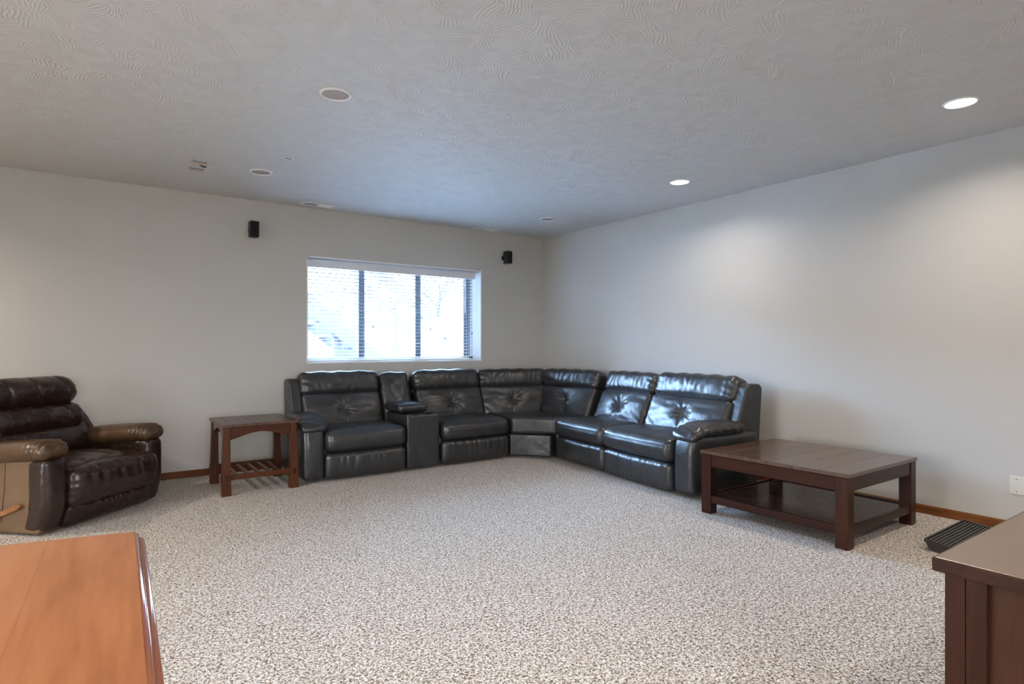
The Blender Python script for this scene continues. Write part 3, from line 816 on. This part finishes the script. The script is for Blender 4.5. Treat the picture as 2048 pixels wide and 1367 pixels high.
for sx in (-1, 1):
    for sy in (-1, 1):
        l = from_bm('leg', leg_mesh(sx, sy), 'missionz', et)
        if sy < 0:
            xc = sx * (ew - .036)
            box('tenon', (xc - .012, -ed_ - .0035, .125), (xc + .012, -ed_ + .01, .175), 'cherryz', l, .002)
        yc = sy * (ed_ - .036)
        if sx < 0: box('tenon', (-ew - .0035, yc - .012, .125), (-ew + .01, yc + .012, .175), 'cherryz', l, .002)
def arch(x0, x1, zt, zs, rise, n=20):
    pts = [(x0, zt), (x1, zt), (x1, zs)]
    for i in range(n + 1):
        u = i / n; s = math.sin(math.pi * u)
        pts.append((x1 + (x0 - x1) * u, zs + rise * (s ** 1.35)))
    pts.append((x0, zs)); return pts
prism('apron', arch(-ew + .058, ew - .058, EH - .028, EH - .135, .058), 1, -ed_ + .022, -ed_ + .042, 'missionx', et)
prism('apron', arch(-ew + .058, ew - .058, EH - .028, EH - .135, .058), 1, ed_ - .042, ed_ - .022, 'missionx', et)
for sx in (-1, 1):
    a_, b_ = sorted((sx * (ew - .022), sx * (ew - .042)))
    prism('apron', arch(-ed_ + .058, ed_ - .058, EH - .028, EH - .135, .075), 0, a_, b_, 'missiony', et)
for sy in (-1, 1):
    a_, b_ = sorted((sy * (ed_ - .022), sy * (ed_ - .048)))
    box('stretcher', (-ew + .06, a_, .128), (ew - .06, b_, .172), 'missionx', et, .003)
sl0 = None
for i in range(5):
    x = -ew + .135 + i * (2 * ew - .27) / 4
    if sl0 is None: sl0 = o = box('shelf_slat', (-.0145, -ed_ + .046, .146), (.0145, ed_ - .046, .162), 'missiony', et, .002)
    else: o = sl0.copy(); COL.objects.link(o); o.parent = et
    o.location = (x, 0, 0)

# ---------------------------------------------------------------- coffee table
CX0, CX1, CY0, CY1, CH_ = -1.345, -.345, -4.690, -3.605, .470
ct = thing('coffee_table', 'square dark cherry coffee table with planked top and slatted shelf', 'coffee table', ((CX0 + CX1) / 2, (CY0 + CY1) / 2, 0))
cw, cd = (CX1 - CX0) / 2, (CY1 - CY0) / 2
nb = 6; bw = 2 * cd / nb; b0_ = None
for i in range(nb):
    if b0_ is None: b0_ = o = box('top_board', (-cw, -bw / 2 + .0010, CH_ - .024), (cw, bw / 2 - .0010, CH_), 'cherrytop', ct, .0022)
    else: o = b0_.copy(); COL.objects.link(o); o.parent = ct
    o.location = (0, -cd + bw * (i + .5), 0)
box('top_core', (-cw + .034, -cd + .034, CH_ - .030), (cw - .034, cd - .034, CH_ - .008), 'cherryx', ct, 0)
lw = .080; c2, d2 = cw - .007, cd - .007
for sx in (-1, 1):
    for sy in (-1, 1):
        xa, xb = sorted((sx * c2, sx * (c2 - lw))); ya, yb = sorted((sy * d2, sy * (d2 - lw)))
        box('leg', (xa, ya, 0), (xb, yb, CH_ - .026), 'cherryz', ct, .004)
for s in (-1, 1):
    xa, xb = sorted((s * (c2 - .006), s * (c2 - .030)))
    box('apron', (xa, -d2 + lw, CH_ - .115), (xb, d2 - lw, CH_ - .026), 'cherryy', ct, .003)
    box('shelf_rail', (xa, -d2 + lw, .085), (xb, d2 - lw, .140), 'cherryy', ct, .003)
    ya, yb = sorted((s * (d2 - .006), s * (d2 - .030)))
    box('apron', (-c2 + lw, ya, CH_ - .115), (c2 - lw, yb, CH_ - .026), 'cherryx', ct, .003)
    box('shelf_rail', (-c2 + lw, ya, .085), (c2 - lw, yb, .140), 'cherryx', ct, .003)
ns = 16; span = 2 * (c2 - .032); sw = span / ns; s0_ = None
for i in range(ns):
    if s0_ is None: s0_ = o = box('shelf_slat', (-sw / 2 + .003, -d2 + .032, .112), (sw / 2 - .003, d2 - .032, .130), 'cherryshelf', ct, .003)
    else: o = s0_.copy(); COL.objects.link(o); o.parent = ct
    o.location = (-span / 2 + sw * (i + .5), 0, 0)
box('shelf_bearer', (-c2 + .03, -.03, .092), (c2 - .03, .03, .112), 'cherryx', ct, .002)

# ---------------------------------------------------------------- ribbed dark tray on the floor
ty = thing('ribbed_tray', 'dark ribbed panel lying tilted on the carpet beside the baseboard', 'tray', (-.575, -5.06, 0), 1.)
TT = T(0, 0, .046) @ RX(7)
box('tray_base', (-.335, -.125, -.012), (.335, .125, -.004), 'tray', ty, .003, 2, TT)
rb0 = None
for i in range(12):
    y = -.108 + i * .0196
    if rb0 is None: rb0 = o = box('rib', (-.325, -.0064, -.006), (.325, .0064, .005), 'rib', ty, .002, 1)
    else: o = rb0.copy(); COL.objects.link(o); o.parent = ty
    o.matrix_local = TT @ T(0, y, 0)
for s_ in (-1, 1):
    box('tray_rim', (-.340, s_ * .124 - .006, -.013), (.340, s_ * .124 + .006, .009), 'tray', ty, .003, 2, TT)
    a_, b_ = sorted((s_ * .334, s_ * .346))
    prism('tray_end', [(-.06, .0), (.06, .0), (.105, .022), (.128, .070), (-.128, .040), (-.105, .012)], 0, a_, b_, 'tray', ty, .002, 1)

# ---------------------------------------------------------------- dark console at lower right
KX0, KX1, KY1, KY0, KZ = -3.480, -2.20, -5.883, -6.360, .750
ks = thing('console_table', 'dark brown wooden console with thick top at the right front', 'console', ((KX0 + KX1) / 2, (KY0 + KY1) / 2, 0), 0)
kw, kd = (KX1 - KX0) / 2, (KY1 - KY0) / 2
box('top_slab', (-kw, -kd, KZ - .033), (kw, kd, KZ - .001), 'plank', ks, .003)
box('sheen_veneer', (-kw + .005, -kd + .005, KZ - .002), (kw - .005, kd - .005, KZ), 'sheentop', ks, .0008, 1)  # thin added panel carrying the painted sheen
kp = .082; i_ = .020
for sx in (-1, 1):
    for sy in (-1, 1):
        xa, xb = sorted((sx * (kw - i_), sx * (kw - i_ - kp))); ya, yb = sorted((sy * (kd - i_), sy * (kd - i_ - kp)))
        boxes('corner_post', [((xa, ya, 0), (xb, (ya + yb) / 2 - .0006, KZ - .033)), ((xa, (ya + yb) / 2 + .0006, 0), (xb, yb, KZ - .033))], 'plankz', ks, .0015)
for s in (-1, 1):
    xa, xb = sorted((s * (kw - i_ - .018), s * (kw - i_ - .036)))
    box('end_panel', (xa, -kd + i_ + kp, .06), (xb, kd - i_ - kp, KZ - .033), 'panelz', ks, .0)
    ya, yb = sorted((s * (kd - i_ - .018), s * (kd - i_ - .036)))
    box('side_panel', (-kw + i_ + kp, ya, .06), (kw - i_ - kp, yb, KZ - .033), 'panelz', ks, .0)
box('bottom_board', (-kw + i_ + .03, -kd + i_ + .03, .06), (kw - i_ - .03, kd - i_ - .03, .08), 'plank', ks, .0)

# ---------------------------------------------------------------- honey coloured desk at lower left
DZ = .750
dk = thing('desk', 'honey cherry desk with bowed edge at the left front', 'desk', (-5.762, -5.03, 0), -2.3)
# outline in local coordinates: right edge x=+.735, back edge bows outward
def desk_outline(inset=0.):
    x1, x0 = .735 - inset, -.735 + inset
    y0, y1 = -.60 + inset, .522 - inset
    pts = [(x0, y0), (x1 - .0, y0)]
    pts += [(x1 - .004, y1 - .30), (x1 - .007, y1 - .012), (x1 - .012, y1 - .001)]
    n = 16
    for i in range(1, n):
        u = i / n; x = x1 - .012 + (x0 + .012 - x1 + .012) * u
        pts.append((x, y1 + .085 * math.sin(math.pi * u)))
    pts += [(x0 + .012, y1 - .001), (x0 + .007, y1 - .012), (x0, y1 - .3)]
    return pts
def clip_poly(poly, lo, hi):
    def cl(p, c, keep):
        out = []
        for i in range(len(p)):
            a, b = p[i - 1], p[i]
            ia, ib = keep(a[0], c), keep(b[0], c)
            if ia != ib:
                t_ = (c - a[0]) / (b[0] - a[0]); out.append((c, a[1] + t_ * (b[1] - a[1])))
            if ib: out.append(b)
        return out
    p = cl(poly, lo, lambda v, c: v >= c); return cl(p, hi, lambda v, c: v <= c)
cuts = [-.80, -.30, .10, .528, .80]
inner = desk_outline(.012)
for a_, b_ in zip(cuts, cuts[1:]):
    prism('top_board', clip_poly(inner, a_ + .0002, b_ - .0002), 2, DZ - .022, DZ, 'desk', dk)
def loft(name, rows, mat, parent):
    bm = bmesh.new(); rings = [[bm.verts.new((x, y, z)) for x, y in pts] for pts, z in rows]
    n = len(rings[0])
    for a_, b_ in zip(rings, rings[1:]):
        for i in range(n): bm.faces.new((a_[i], a_[(i + 1) % n], b_[(i + 1) % n], b_[i]))
    bm.faces.new(rings[0]); bm.faces.new(rings[-1])
    return from_bm(name, bm, mat, parent, None, True)
loft('edge_moulding', [(desk_outline(.0135), DZ - .0004), (desk_outline(.0095), DZ - .0012), (desk_outline(.0055), DZ - .0034), (desk_outline(.0022), DZ - .0070), (desk_outline(.0004), DZ - .0115), (desk_outline(.0), DZ - .022)], 'deskedge', dk)
loft('edge_lip', [(desk_outline(.001), DZ - .0222), (desk_outline(-.010), DZ - .025), (desk_outline(-.013), DZ - .031), (desk_outline(-.011), DZ - .038), (desk_outline(.002), DZ - .042)], 'deskedge', dk)
for sx in (-1, 1):
    for sy in (-.52, .40):
        x = sx * .64
        lathe('leg', [(0, 0), (.018, 0), (.020, .05), (.030, .45), (.036, .60), (.036, DZ - .04), (0, DZ - .04)], 'deskedge', dk, 20, T(x, sy, 0))
for sy in (-.52, .40): box('apron', (-.64, sy - .011, DZ - .13), (.64, sy + .011, DZ - .04), 'deskedge', dk)
for sx in (-1, 1): box('apron', (sx * .64 - .011, -.52, DZ - .13), (sx * .64 + .011, .40, DZ - .04), 'deskedge', dk)
